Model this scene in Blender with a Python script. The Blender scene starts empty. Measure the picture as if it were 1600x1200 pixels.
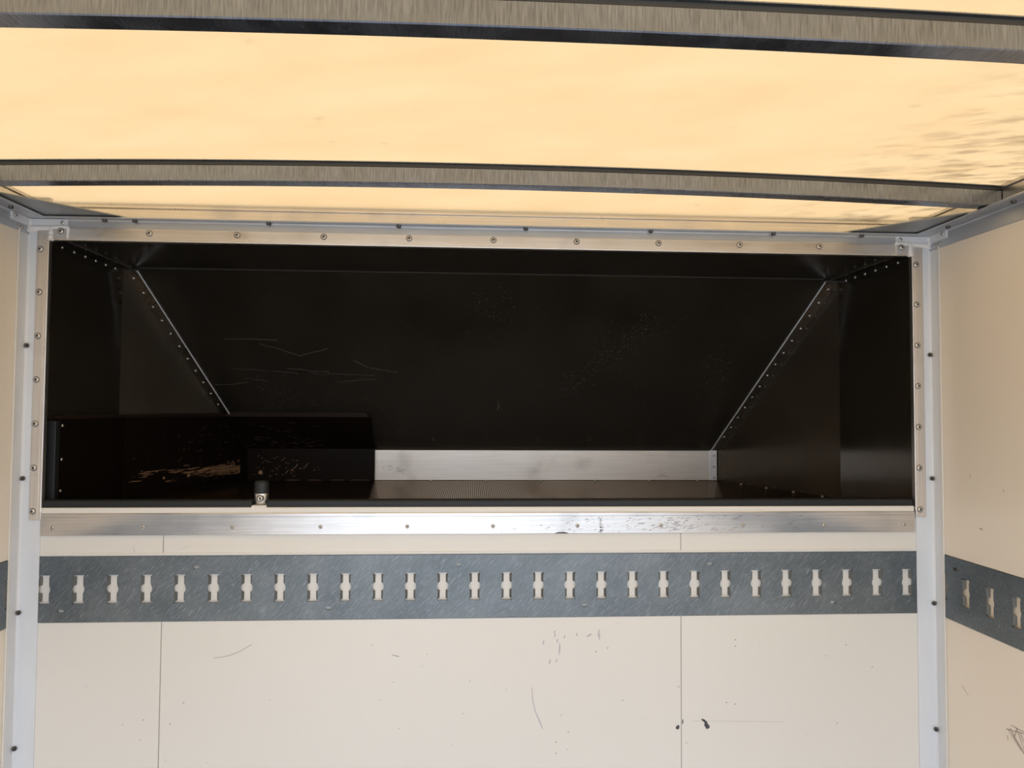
import bpy, bmesh, math, random
from mathutils import Vector, Matrix, geometry
PI = math.pi
SC = bpy.context.scene
COL = SC.collection
random.seed(7)

# ------------------------------------------------------------------ camera
yaw, pitch, roll = 5.73331334e-02, 3.66522434e-02, 5.58892047e-03
fw = Vector((math.sin(yaw)*math.cos(pitch), math.cos(yaw)*math.cos(pitch), math.sin(pitch)))
rt = Vector((math.cos(yaw), -math.sin(yaw), 0))
up = rt.cross(fw)
r2 = rt*math.cos(roll) + up*math.sin(roll)
u2 = up*math.cos(roll) - rt*math.sin(roll)
cam_data = bpy.data.cameras.new('camera')
cam = bpy.data.objects.new('camera', cam_data)
COL.objects.link(cam)
m = Matrix.Identity(4)
for i in range(3):
    m[i][0], m[i][1], m[i][2] = r2[i], u2[i], -fw[i]
m[0][3], m[1][3], m[2][3] = -0.0548, -1.6768, 1.70
cam.matrix_world = m
cam_data.sensor_width = 36
cam_data.lens = 36*1103.4/1600
cam_data.clip_start = 0.02
SC.camera = cam

# ------------------------------------------------------------------ daylight outside the open rear
W = bpy.data.worlds.new('daylight')
SC.world = W
W.use_nodes = True
nt = W.node_tree
nt.nodes.clear()
wo = nt.nodes.new('ShaderNodeOutputWorld')
wb = nt.nodes.new('ShaderNodeBackground')
wt = nt.nodes.new('ShaderNodeTexCoord')
ws = nt.nodes.new('ShaderNodeSeparateXYZ')
wr = nt.nodes.new('ShaderNodeValToRGB')
wr.color_ramp.elements[0].position = 0.0
wr.color_ramp.elements[0].color = (0.42, 0.42, 0.43, 1)
wr.color_ramp.elements[1].position = 1.0
wr.color_ramp.elements[1].color = (0.42, 0.62, 1.0, 1)
for p_, c_ in ((0.47, (0.40, 0.41, 0.43, 1)), (0.5, (0.34, 0.36, 0.36, 1)), (0.54, (0.98, 1.10, 1.28, 1))):
    e_ = wr.color_ramp.elements.new(p_)
    e_.color = c_
wm = nt.nodes.new('ShaderNodeMapRange')
wm.inputs[1].default_value = -1
wm.inputs[2].default_value = 1
wn = nt.nodes.new('ShaderNodeTexNoise')
wn.inputs['Scale'].default_value = 5.5
wn.inputs['Detail'].default_value = 2.0
wm2 = nt.nodes.new('ShaderNodeMapRange')
wm2.inputs[1].default_value = 0.38
wm2.inputs[2].default_value = 0.62
wm2.inputs[3].default_value = 0.3
wm2.inputs[4].default_value = 1.75
wx = nt.nodes.new('ShaderNodeVectorMath')
wx.operation = 'SCALE'
L_ = nt.links.new
L_(wt.outputs['Generated'], ws.inputs[0])
L_(ws.outputs['Z'], wm.inputs[0])
L_(wm.outputs[0], wr.inputs[0])
L_(wt.outputs['Generated'], wn.inputs['Vector'])
L_(wn.outputs[0], wm2.inputs[0])
L_(wr.outputs[0], wx.inputs[0])
L_(wm2.outputs[0], wx.inputs['Scale'])
L_(wx.outputs[0], wb.inputs[0])
wb.inputs[1].default_value = 3.6
L_(wb.outputs[0], wo.inputs[0])

sun_d = bpy.data.lights.new('sun', 'SUN')
sun_d.energy = 2.3
sun_d.angle = 0.02
sun_d.color = (1.0, 0.96, 0.9)
sun = bpy.data.objects.new('sun', sun_d)
COL.objects.link(sun)
sun.rotation_euler = (math.radians(-28), math.radians(-14), 0)   # high, from ahead of the truck

SC.view_settings.view_transform = 'Standard'
SC.view_settings.look = 'None'
SC.view_settings.gamma = 1
SC.view_settings.use_curve_mapping = False
SC.view_settings.exposure = 0.0
SC.cycles.max_bounces = 10
SC.cycles.diffuse_bounces = 6
SC.cycles.glossy_bounces = 5
SC.cycles.sample_clamp_indirect = 6
SC.cycles.use_denoising = True

# ------------------------------------------------------------------ materials
def lin(r, g, b):
    f = lambda c: (c/255/12.92) if c/255 <= 0.04045 else ((c/255+0.055)/1.055)**2.4
    return (f(r), f(g), f(b), 1)

def mat(name, base, rough=0.5, metal=0.0, spec=0.5, coat=0.0):
    M = bpy.data.materials.new(name)
    M.use_nodes = True
    b = M.node_tree.nodes['Principled BSDF']
    b.inputs['Base Color'].default_value = base
    b.inputs['Roughness'].default_value = rough
    b.inputs['Metallic'].default_value = metal
    b.inputs['Specular IOR Level'].default_value = spec
    b.inputs['Coat Weight'].default_value = coat
    return M

def noise(M, scale=(1, 1, 1), rot=(0, 0, 0), nscale=1.0, detail=3.0):
    t = M.node_tree
    tc = t.nodes.new('ShaderNodeTexCoord')
    mp = t.nodes.new('ShaderNodeMapping')
    mp.inputs['Scale'].default_value = scale
    if any(rot):
        m0 = t.nodes.new('ShaderNodeMapping')
        m0.inputs['Rotation'].default_value = rot
        t.links.new(tc.outputs['Object'], m0.inputs[0])
        src = m0.outputs[0]
    else:
        src = tc.outputs['Object']
    n = t.nodes.new('ShaderNodeTexNoise')
    n.inputs['Scale'].default_value = nscale
    n.inputs['Detail'].default_value = detail
    t.links.new(src, mp.inputs[0])
    t.links.new(mp.outputs[0], n.inputs['Vector'])
    return n.outputs[0]

def ramp(M, fac, stops):
    t = M.node_tree
    r = t.nodes.new('ShaderNodeValToRGB')
    while len(r.color_ramp.elements) > len(stops):
        r.color_ramp.elements.remove(r.color_ramp.elements[-1])
    while len(r.color_ramp.elements) < len(stops):
        r.color_ramp.elements.new(0.5)
    for e, (p, c) in zip(r.color_ramp.elements, stops):
        e.position = p
        e.color = c if len(c) == 4 else (*c, 1)
    t.links.new(fac, r.inputs[0])
    return r.outputs[0]

def setin(M, name, sock):
    M.node_tree.links.new(sock, M.node_tree.nodes['Principled BSDF'].inputs[name])

def mixc(M, fac, a, b, mode='MIX'):
    t = M.node_tree
    n = t.nodes.new('ShaderNodeMix')
    n.data_type = 'RGBA'
    n.blend_type = mode
    for s, v in ((n.inputs[0], fac), (n.inputs[6], a), (n.inputs[7], b)):
        if isinstance(v, (int, float, tuple)):
            s.default_value = v
        else:
            t.links.new(v, s)
    return n.outputs[2]

def maprange(M, fac, a, b, c, d):
    n = M.node_tree.nodes.new('ShaderNodeMapRange')
    n.inputs[1].default_value, n.inputs[2].default_value = a, b
    n.inputs[3].default_value, n.inputs[4].default_value = c, d
    M.node_tree.links.new(fac, n.inputs[0])
    return n.outputs[0]

def bump(M, h, strength, dist=0.001):
    n = M.node_tree.nodes.new('ShaderNodeBump')
    n.inputs['Strength'].default_value = strength
    n.inputs['Distance'].default_value = dist
    M.node_tree.links.new(h, n.inputs['Height'])
    setin(M, 'Normal', n.outputs[0])

# cream panel lining
panel = mat('cream_panel', (0.80, 0.785, 0.75, 1), 0.32, spec=0.45)
a = noise(panel, nscale=1.6, detail=4)
setin(panel, 'Base Color', ramp(panel, a, [(0.3, (0.745, 0.728, 0.682)), (0.7, (0.765, 0.748, 0.702))]))
setin(panel, 'Roughness', maprange(panel, noise(panel, nscale=3, detail=2), 0.2, 0.8, 0.30, 0.36))
sidepanel = mat('cream_panel_warm_lit', (0.80, 0.75, 0.68, 1), 0.3, spec=0.45)  # side wall copy of the cream, warm roof light put into its colour
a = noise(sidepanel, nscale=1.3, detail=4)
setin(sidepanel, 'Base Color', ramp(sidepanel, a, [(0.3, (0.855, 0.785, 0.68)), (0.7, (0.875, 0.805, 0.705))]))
# painted corner posts
post_m = mat('painted_aluminium', (0.72, 0.74, 0.78, 1), 0.38, spec=0.5)
a = noise(post_m, scale=(8, 8, 1.2), nscale=5, detail=4)
setin(post_m, 'Base Color', ramp(post_m, a, [(0.3, (0.675, 0.71, 0.755)), (0.7, (0.71, 0.745, 0.79))]))
cornice_m = mat('grey_anodised_aluminium', (0.50, 0.53, 0.57, 1), 0.36, metal=0.6)
a = noise(cornice_m, scale=(1.5, 3, 8), nscale=5, detail=4)
setin(cornice_m, 'Base Color', ramp(cornice_m, a, [(0.3, (0.46, 0.49, 0.53)), (0.7, (0.53, 0.56, 0.60))]))
# bare aluminium, dulled by handling
def alu(name, base, r0, r1, sc, rot=(0, 0, 0)):
    M = mat(name, (*base, 1), r0, metal=1.0)
    s = noise(M, scale=sc, rot=rot, nscale=1, detail=5)
    blot = noise(M, nscale=9, detail=5)
    c = ramp(M, s, [(0.3, tuple(v*0.88 for v in base)), (0.65, base)])
    c = mixc(M, ramp(M, blot, [(0.56, (0, 0, 0)), (0.78, (0.55, 0.55, 0.55))]), c, tuple(v*0.62 for v in base) + (1,))
    setin(M, 'Base Color', c)
    setin(M, 'Roughness', maprange(M, blot, 0.3, 0.7, r0, r1))
    bump(M, s, 0.12, 0.0006)
    return M
alu_h = alu('aluminium_brushed_level', (0.80, 0.77, 0.74), 0.24, 0.42, (6, 60, 260))
alu_v = alu('aluminium_brushed_upright', (0.80, 0.77, 0.74), 0.28, 0.44, (260, 60, 6))
alu_sill = alu('aluminium_sill', (0.68, 0.67, 0.67), 0.15, 0.27, (7, 60, 240))
kick_m = alu('aluminium_kick_plate', (0.84, 0.79, 0.72), 0.30, 0.42, (7, 60, 240))
kick_m.node_tree.nodes['Principled BSDF'].inputs['Metallic'].default_value = 0.5
trim_m = alu('aluminium_trim', (0.62, 0.60, 0.58), 0.22, 0.36, (60, 60, 60))
gusset_m = alu('dull_aluminium', (0.40, 0.415, 0.42), 0.30, 0.45, (30, 8, 8))
# galvanised lashing rail
galv = mat('galvanised_steel', (0.3, 0.34, 0.36, 1), 0.4, metal=0.85)
s1 = noise(galv, scale=(1500, 300, 45), rot=(0, -0.72, 0), nscale=1, detail=4)
s2 = noise(galv, scale=(1300, 300, 40), rot=(0, 0.9, 0), nscale=1, detail=4)
sp = noise(galv, nscale=9, detail=6)
c = ramp(galv, sp, [(0.3, (0.128, 0.150, 0.164)), (0.7, (0.190, 0.213, 0.228))])
c = mixc(galv, ramp(galv, s1, [(0.56, (0, 0, 0)), (0.74, (1, 1, 1))]), c, (0.50, 0.54, 0.57, 1))
c = mixc(galv, ramp(galv, s2, [(0.60, (0, 0, 0)), (0.76, (0.7, 0.7, 0.7))]), c, (0.30, 0.34, 0.37, 1))
setin(galv, 'Base Color', c)
setin(galv, 'Roughness', maprange(galv, s1, 0.35, 0.7, 0.38, 0.55))
bump(galv, s1, 0.25, 0.0005)
slot_m = mat('shade_toned_slot_steel', (0.16, 0.165, 0.16, 1), 0.6, metal=0.4)  # tab faces coloured dark to stand in for shade inside the slots
# roof bows
bow_m = mat('zinc_coated_bow', (0.5, 0.5, 0.5, 1), 0.34, metal=1.0)
s1 = noise(bow_m, scale=(420, 40, 30), nscale=1, detail=5)
s2 = noise(bow_m, nscale=14, detail=4)
c = ramp(bow_m, s1, [(0.32, (0.155, 0.178, 0.225)), (0.68, (0.35, 0.395, 0.50))])
setin(bow_m, 'Base Color', mixc(bow_m, 0.35, c, ramp(bow_m, s2, [(0.3, (0.19, 0.215, 0.265)), (0.7, (0.295, 0.33, 0.40))])))
setin(bow_m, 'Roughness', maprange(bow_m, s2, 0.3, 0.7, 0.22, 0.32))
bump(bow_m, s1, 0.3, 0.0005)
bow_dark = mat('bow_dark_neck', (0.06, 0.06, 0.055, 1), 0.6)  # dark neck between each bow and the roof
# black film faced plywood
def ply(name, base, r0, r1, ior=1.5):
    M = mat(name, (*base, 1), r0, spec=0.5)
    n1 = noise(M, nscale=5, detail=6)
    n2 = noise(M, scale=(3, 3, 60), nscale=4, detail=4)
    setin(M, 'Base Color', ramp(M, n1, [(0.3, base), (0.75, tuple(v*1.5 for v in base))]))
    setin(M, 'Roughness', maprange(M, n1, 0.3, 0.7, r0, r1))
    bump(M, n2, 0.05, 0.0008)
    M.node_tree.nodes['Principled BSDF'].inputs['IOR'].default_value = ior
    return M
ply_m = ply('black_film_plywood', (0.019, 0.0165, 0.0125), 0.12, 0.20, 1.95)
ply_side = ply('brown_film_plywood', (0.038, 0.031, 0.022), 0.14, 0.22, 1.95)
ply_pale = ply('paler_film_plywood', (0.048, 0.041, 0.031), 0.16, 0.24, 1.8)  # paler base colour for the left slanted panel
liner_m = ply('worn_black_board', (0.0075, 0.0048, 0.0035), 0.3, 0.42, 1.16)
liner_cap = mat('brown_board_edge', (0.022, 0.013, 0.010, 1), 0.6, spec=0.15)
# anti slip mesh film on the overcab floor
deck_m = mat('antislip_deck', (0.022, 0.016, 0.012, 1), 0.5, spec=0.0)
t_ = deck_m.node_tree
L2 = t_.links.new
tc = t_.nodes.new('ShaderNodeTexCoord')
wv = t_.nodes.new('ShaderNodeTexWave')
wv.wave_type = 'BANDS'
wv.bands_direction = 'X'
wv.inputs['Scale'].default_value = 52
wv.inputs['Distortion'].default_value = 0.6
L2(tc.outputs['Object'], wv.inputs[0])
bp_ = t_.nodes.new('ShaderNodeBump')
bp_.inputs['Strength'].default_value = 0.5
bp_.inputs['Distance'].default_value = 0.0006
L2(wv.outputs['Fac'], bp_.inputs['Height'])
gs = t_.nodes.new('ShaderNodeBsdfGlossy')
gs.inputs['Roughness'].default_value = 0.09
gs.inputs['Color'].default_value = (0.95, 0.80, 0.66, 1)
L2(bp_.outputs[0], gs.inputs['Normal'])
ms = t_.nodes.new('ShaderNodeMixShader')
L2(maprange(deck_m, wv.outputs['Fac'], 0.0, 1.0, 0.06, 0.36), ms.inputs[0])
L2(t_.nodes['Principled BSDF'].outputs[0], ms.inputs[1])
L2(gs.outputs[0], ms.inputs[2])
L2(ms.outputs[0], t_.nodes['Material Output'].inputs[0])
rubber = mat('black_rubber', (0.013, 0.016, 0.018, 1), 0.5, spec=0.4)
steel = mat('rivet_steel', (0.62, 0.60, 0.57, 1), 0.28, metal=1.0)
dark = mat('dark_recess', (0.02, 0.018, 0.016, 1), 0.6)
darkscrew = mat('dark_screw', (0.10, 0.095, 0.09, 1), 0.4, metal=0.6)
sealant = mat('white_sealant', (0.80, 0.80, 0.80, 1), 0.5)
bump(sealant, noise(sealant, nscale=120, detail=3), 0.5, 0.002)
scuff = mat('black_scuff', (0.06, 0.065, 0.075, 1), 0.6)
faint = mat('faint_pencil', (0.60, 0.575, 0.545, 1), 0.5)
lilac = mat('lilac_smudge', (0.52, 0.46, 0.50, 1), 0.5)
wood = mat('worn_bare_wood', (0.36, 0.215, 0.12, 1), 0.7)
palescr = mat('pale_scratch', (0.13, 0.12, 0.11, 1), 0.5)
dimscr = mat('dim_scratch', (0.038, 0.036, 0.033, 1), 0.5)
seam_m = mat('panel_seam', (0.33, 0.30, 0.27, 1), 0.7)
floor_m = mat('brown_deck_floor', (0.16, 0.11, 0.075, 1), 0.5)
setin(floor_m, 'Base Color', ramp(floor_m, noise(floor_m, nscale=6, detail=5), [(0.3, (0.30, 0.27, 0.24)), (0.7, (0.42, 0.38, 0.34))]))
# translucent glass fibre roof
roof_m = bpy.data.materials.new('translucent_glassfibre')
roof_m.use_nodes = True
t_ = roof_m.node_tree
t_.nodes.clear()
o_ = t_.nodes.new('ShaderNodeOutputMaterial')
tr = t_.nodes.new('ShaderNodeBsdfTranslucent')
df = t_.nodes.new('ShaderNodeBsdfDiffuse')
gl = t_.nodes.new('ShaderNodeBsdfGlossy')
gl.inputs['Roughness'].default_value = 0.3
mx = t_.nodes.new('ShaderNodeMixShader')
mx.inputs[0].default_value = 0.22
mx2 = t_.nodes.new('ShaderNodeMixShader')
mx2.inputs[0].default_value = 0.03
n1 = noise(roof_m, scale=(2.2, 5, 1), rot=(0, 0, 0.25), nscale=2.2, detail=6)
n2 = noise(roof_m, scale=(9, 26, 1), rot=(0, 0, 0.35), nscale=1.6, detail=8)
n3 = noise(roof_m, scale=(5, 9, 1), rot=(0, 0, 0.2), nscale=3.1, detail=2)
base = ramp(roof_m, n1, [(0.3, (0.450, 0.262, 0.108)), (0.7, (0.475, 0.292, 0.128))])
spk = ramp(roof_m, n3, [(0.70, (0, 0, 0)), (0.78, (0.35, 0.35, 0.35))])
base = mixc(roof_m, spk, base, (0.25, 0.155, 0.075, 1))
# grime gathered towards the off side edge
tc = t_.nodes.new('ShaderNodeTexCoord')
sx = t_.nodes.new('ShaderNodeSeparateXYZ')
t_.links.new(tc.outputs['Object'], sx.inputs[0])
edge = maprange(roof_m, sx.outputs['X'], 0.62, 1.07, 0.0, 1.0)
mm = t_.nodes.new('ShaderNodeMath')
mm.operation = 'MULTIPLY'
t_.links.new(edge, mm.inputs[0])
t_.links.new(maprange(roof_m, n2, 0.47, 0.66, 0.0, 1.0), mm.inputs[1])
base = mixc(roof_m, mm.outputs[0], base, (0.17, 0.10, 0.042, 1))
t_.links.new(base, tr.inputs['Color'])
df.inputs['Color'].default_value = (0.50, 0.36, 0.20, 1)
t_.links.new(tr.outputs[0], mx.inputs[1])
t_.links.new(df.outputs[0], mx.inputs[2])
t_.links.new(mx.outputs[0], mx2.inputs[1])
t_.links.new(gl.outputs[0], mx2.inputs[2])
t_.links.new(mx2.outputs[0], o_.inputs[0])

# ------------------------------------------------------------------ mesh helpers
def origin(o):
    v = Vector((0, 0, 0))
    while o:
        v += o.location
        o = o.parent
    return v

def obj(name, bm, m, parent=None, smooth=False, mats=None):
    me = bpy.data.meshes.new(name)
    bm.normal_update()
    bm.to_mesh(me)
    bm.free()
    for x in (mats or [m]):
        me.materials.append(x)
    o = bpy.data.objects.new(name, me)
    COL.objects.link(o)
    if parent:
        o.parent = parent
        o.matrix_parent_inverse = Matrix.Identity(4)
        off = origin(parent)
        if off.length:
            me.transform(Matrix.Translation(-off))
    if smooth:
        for p in me.polygons:
            p.use_smooth = True
    return o

def thing(name, label, cat, loc=(0, 0, 0), group=None):
    o = bpy.data.objects.new(name, None)
    COL.objects.link(o)
    o.empty_display_size = 0.05
    o.location = loc
    return tag(o, label, cat, group)

def tag(o, label, cat, group=None):
    o['label'] = label
    o['category'] = cat
    if group:
        o['group'] = group
    return o

def struct(o):
    o['kind'] = 'structure'
    return o

def box(bm, x0, x1, y0, y1, z0, z1, bev=0.0):
    r = bmesh.ops.create_cube(bm, size=1)
    vs = r['verts']
    for v in vs:
        v.co = Vector(((x0+x1)/2 + v.co.x*(x1-x0), (y0+y1)/2 + v.co.y*(y1-y0), (z0+z1)/2 + v.co.z*(z1-z0)))
    if bev:
        es = list({e for v in vs for e in v.link_edges})
        bmesh.ops.bevel(bm, geom=es, offset=bev, segments=2, affect='EDGES', profile=0.6)

def prism(bm, pts, axis, a, b, bev=0.0):
    """pts: outline in the two other axes (in xyz order), extruded from a to b along axis"""
    def mk(p, t):
        if axis == 'X': return Vector((t, p[0], p[1]))
        if axis == 'Y': return Vector((p[0], t, p[1]))
        return Vector((p[0], p[1], t))
    v0 = [bm.verts.new(mk(p, a)) for p in pts]
    v1 = [bm.verts.new(mk(p, b)) for p in pts]
    n = len(pts)
    fs = [bm.faces.new(v0), bm.faces.new(v1[::-1])]
    for i in range(n):
        j = (i+1) % n
        fs.append(bm.faces.new((v0[j], v0[i], v1[i], v1[j])))
    bmesh.ops.recalc_face_normals(bm, faces=fs)
    if bev:
        bmesh.ops.bevel(bm, geom=list({e for f in fs for e in f.edges}), offset=bev, segments=2, affect='EDGES', profile=0.6)

def slab(bm, pts, thick):
    """plate: outline pts in 3D (coplanar), thickened along -normal direction given by vector thick"""
    t = Vector(thick)
    v0 = [bm.verts.new(Vector(p)) for p in pts]
    v1 = [bm.verts.new(Vector(p)+t) for p in pts]
    n = len(pts)
    fs = [bm.faces.new(v0), bm.faces.new(v1[::-1])]
    for i in range(n):
        j = (i+1) % n
        fs.append(bm.faces.new((v0[j], v0[i], v1[i], v1[j])))
    bmesh.ops.recalc_face_normals(bm, faces=fs)

def lathe(bm, prof, seg=20, org=(0, 0, 0), mi=None):
    """prof: (radius, height) with the axis on -Y (towards the room); mi: material index per band"""
    rings = []
    for r, h in prof:
        if r <= 1e-6:
            rings.append([bm.verts.new((org[0], org[1]-h, org[2]))])
        else:
            rings.append([bm.verts.new((org[0]+r*math.cos(2*PI*k/seg), org[1]-h, org[2]+r*math.sin(2*PI*k/seg))) for k in range(seg)])
    fs = []
    for i in range(len(rings)-1):
        A, B = rings[i], rings[i+1]
        for k in range(seg):
            j = (k+1) % seg
            if len(A) == 1:
                f = bm.faces.new((A[0], B[j], B[k]))
            elif len(B) == 1:
                f = bm.faces.new((A[k], A[j], B[0]))
            else:
                f = bm.faces.new((A[k], A[j], B[j], B[k]))
            f.smooth = True
            if mi:
                f.material_index = mi[i]
            fs.append(f)
    bmesh.ops.recalc_face_normals(bm, faces=fs)

# fixings: one mesh each, copied
def fix_mesh(name, prof, mi, mats, seg=20):
    bm = bmesh.new()
    lathe(bm, prof, seg, mi=mi)
    me = bpy.data.meshes.new(name)
    bm.to_mesh(me)
    bm.free()
    for x in mats:
        me.materials.append(x)
    return me
rivet_me = fix_mesh('rivet', [(0.0074, -0.0005), (0.0074, 0.0008), (0.0064, 0.0012), (0.0056, 0.0024), (0.0044, 0.0034), (0.0029, 0.0038), (0.0027, 0.0016), (0.0, 0.0014)],
                    [1, 1, 0, 0, 0, 1, 1], [steel, darkscrew])
small_me = fix_mesh('rivet_small', [(0.0048, -0.0005), (0.0048, 0.0006), (0.0042, 0.0017), (0.0028, 0.0025), (0.0017, 0.0026), (0.0015, 0.0012), (0.0, 0.0011)],
                    [1, 0, 0, 0, 1, 1], [steel, darkscrew])
dome_me = fix_mesh('rivet_dome', [(0.0045, -0.0003), (0.0042, 0.0012), (0.003, 0.0026), (0.0014, 0.0032), (0.0, 0.0033)],
                   [0, 0, 0, 0], [steel])
screw_me = fix_mesh('screw', [(0.0055, -0.0005), (0.0055, 0.004), (0.0045, 0.005), (0.0024, 0.005), (0.0022, 0.003), (0.0, 0.003)],
                    [0, 0, 0, 1, 1], [darkscrew, dark], seg=6)

def fixing(me, name, loc, nrm, parent, spin=0.0):
    o = bpy.data.objects.new(name, me)
    COL.objects.link(o)
    q = Vector((0, -1, 0)).rotation_difference(Vector(nrm).normalized())
    o.rotation_mode = 'QUATERNION'
    o.rotation_quaternion = q
    l = Vector(loc)
    if parent:
        o.parent = parent
        l = l - origin(parent)
    o.location = l
    return o

# ------------------------------------------------------------------ main dimensions (metres)
XW = 1.077            # inner face of the side walls
YR = -2.75            # open rear of the body
ZR = 2.137            # underside of the roof flanges
SILL = 1.459
XO = 1.028            # half width of the overcab opening
ZO = 2.0855           # top of the opening
RB, RT = 1.213, 1.360  # lashing rail

# ------------------------------------------------------------------ front wall with its groove for the rail
def marks(parent, name, m, strokes, place, stuff=False):
    """strokes: lists of (a, b, width) points; place maps (a, b) onto the surface"""
    bm = bmesh.new()
    for st in strokes:
        n = len(st)
        L, R = [], []
        for i, (a_, b_, w_) in enumerate(st):
            p, q = st[max(i-1, 0)], st[min(i+1, n-1)]
            d = Vector((q[0]-p[0], q[1]-p[1]))
            d = d.normalized() if d.length > 1e-9 else Vector((1, 0))
            L.append(bm.verts.new(place(a_-d.y*w_/2, b_+d.x*w_/2)))
            R.append(bm.verts.new(place(a_+d.y*w_/2, b_-d.x*w_/2)))
        for i in range(n-1):
            bm.faces.new((L[i], L[i+1], R[i+1], R[i]))
    o = obj(name, bm, m, parent)
    if stuff:
        o['kind'] = 'stuff'
    return o

bm = bmesh.new()
box(bm, -XW-0.03, XW+0.03, 0.0, 0.03, 0.0, RB-0.0015)
box(bm, -XW-0.03, XW+0.03, 0.0, 0.03, RT+0.0015, 1.4565)
box(bm, -XW-0.03, XW+0.03, 0.0065, 0.03, RB-0.01, RT+0.01)
box(bm, -XW-0.03, -XO-0.004, 0.0, 0.0115, 1.4565, 2.20)
box(bm, XO+0.004, XW+0.03, 0.0, 0.0115, 1.4565, 2.20)
box(bm, -XO-0.004, XO+0.004, 0.0, 0.0315, ZO+0.016, 2.136)
wall_front = struct(obj('wall_front', bm, panel))
bm = bmesh.new()
for x in (-0.758, 0.448):
    for z0, z1 in ((0.0, RB-0.002), (RT+0.002, 1.409)):
        box(bm, x-0.0009, x+0.0009, -0.0004, 0.0002, z0, z1)
obj('panel_seam', bm, seam_m, wall_front)
bm = bmesh.new()
box(bm, -1.03, 1.03, -0.0025, 0.0005, RT+0.0035, RT+0.0075, 0.001)
obj('rail_edge_bead', bm, panel, wall_front)
onfront = lambda a_, b_: (a_, -0.0006, b_)
def blob(cx_, cz_, w_, h_, tilt=0.0, n=5):
    s = []
    for i in range(n+1):
        t = i/n
        ww = w_*math.sin(PI*min(max(t, 0.06), 0.94))**0.6*random.uniform(0.75, 1.15)
        s.append((cx_+tilt*(t-0.5)+random.uniform(-1, 1)*w_*0.08, cz_+h_*(t-0.5), ww))
    return s
marks(wall_front, 'scuff_mark', scuff, [blob(0.4395, 0.951, 0.010, 0.010, 0.004), [(0.4505, 0.9585, .002), (0.4515, 0.9640, .003), (0.4512, 0.9690, .0015)],
      [(0.4965, 0.9690, .002), (0.502, 0.9655, .0055), (0.507, 0.9615, .006), (0.5075, 0.9560, .0095), (0.5115, 0.9500, .0105), (0.5135, 0.9465, .007)]], onfront)
fs = [[(-0.639+0.012*i, 1.1285+0.0006*i*i*1.0, .0011) for i in range(8)], [(-0.2350, 1.1300, .001), (-0.2233, 1.1266, .0022), (-0.2170, 1.1250, .001)]]
fs += [[(x, z, .0022), (x+.003, z+.003, .0015)] for x, z in ((0.306, 1.0146), (0.4405, 1.0440), (0.270, 1.137), (0.2430, 1.129), (0.5785, 1.1525), (0.5785, 1.1375),
        (0.5560, 1.005), (0.5770, 1.0010), (0.1770, 0.9430), (0.148, 0.9210), (0.148, 0.8950), (-0.795, 0.9900), (-0.706, 1.0270), (-0.735, 0.9800), (0.8510, 1.1370), (0.915, 1.083), (0.826, 0.9510))]
for k in range(34):
    x, z = random.uniform(-1.0, 1.0), random.uniform(0.8, 1.2)
    fs.append([(x, z, .0012), (x+random.uniform(-.004, .004), z+random.uniform(-.004, .004), .001)])
marks(wall_front, 'pencil_marks', mat('grey_fleck', (0.30, 0.28, 0.27, 1), 0.5), fs, onfront, True)
fs = [blob(x, z, .0035, h, .002) for x, z, h in ((0.119, 1.153, .012), (0.146, 1.170, .010), (0.152, 1.157, .010), (0.169, 1.166, .008), (0.145, 1.178, .006), (0.198, 1.171, .008), (0.250, 1.174, .018), (0.252, 1.166, .016), (0.150, 1.110, .008), (0.134, 1.108, .014), (0.157, 1.138, .030))]
fs.append([(0.222, 1.1655, .003), (0.228, 1.1690, .004), (0.233, 1.1720, .003)])
fs.append([(0.092, 1.05, .0015), (0.094, 1.02, .0022), (0.100, 0.995, .0022), (0.112, 0.968, .003), (0.118, 0.953, .002)])
marks(wall_front, 'lilac_smudges', lilac, fs, onfront, True)
fs = [[(0.475+0.02*i, 0.9650-0.0006*i, .0012) for i in range(12)], [(-0.826, 1.384, .0012), (-0.824, 1.376, .002), (-0.821, 1.369, .002)], [(-0.716, 1.376, .001), (-0.706, 1.382, .001), (-0.697, 1.383, .001)]]
marks(wall_front, 'faint_lines', faint, fs, onfront, True)

# ------------------------------------------------------------------ side walls, floor, roof
def side(s, name):
    bm = bmesh.new()
    xs = sorted((s*XW, s*(XW+0.03)))
    xg = sorted((s*(XW+0.0065), s*(XW+0.03)))
    box(bm, *xs, YR, 0.03, 0.0, RB-0.0015)
    box(bm, *xs, YR, 0.03, RT+0.0015, 2.20)
    box(bm, *xg, YR, 0.03, RB-0.01, RT+0.01)
    return struct(obj(name, bm, sidepanel))
wall_left = side(-1, 'wall_left')
wall_right = side(1, 'wall_right')
onright = lambda a_, b_: (XW-0.0006, a_, b_)
fs = [[(-0.156, 1.4410, .001), (-0.160, 1.4425, .0028), (-0.167, 1.4405, .002)], [(-0.13, 1.55, .001), (-0.13, 1.56, .0012)], [(-0.23, 1.53, .001), (-0.23, 1.537, .0014)],
      [(-0.235, 1.04, .002), (-0.25, 1.024, .0025), (-0.285, 0.995, .002)], [(-0.09, 1.072, .001), (-0.112, 1.058, .001)]]
fs += [[(-0.22-random.uniform(0, .06), 1.0+random.uniform(0, .05), .0015), (-0.225-random.uniform(0, .06), 1.0+random.uniform(0, .05), .0012)] for k in range(7)]
marks(wall_right, 'pencil_marks', mat('brown_fleck', (0.28, 0.24, 0.21, 1), 0.5), fs, onright, True)

bm = bmesh.new()
box(bm, -XW-0.03, XW+0.03, YR, 0.03, -0.05, 0.0)
struct(obj('floor', bm, floor_m))

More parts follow.
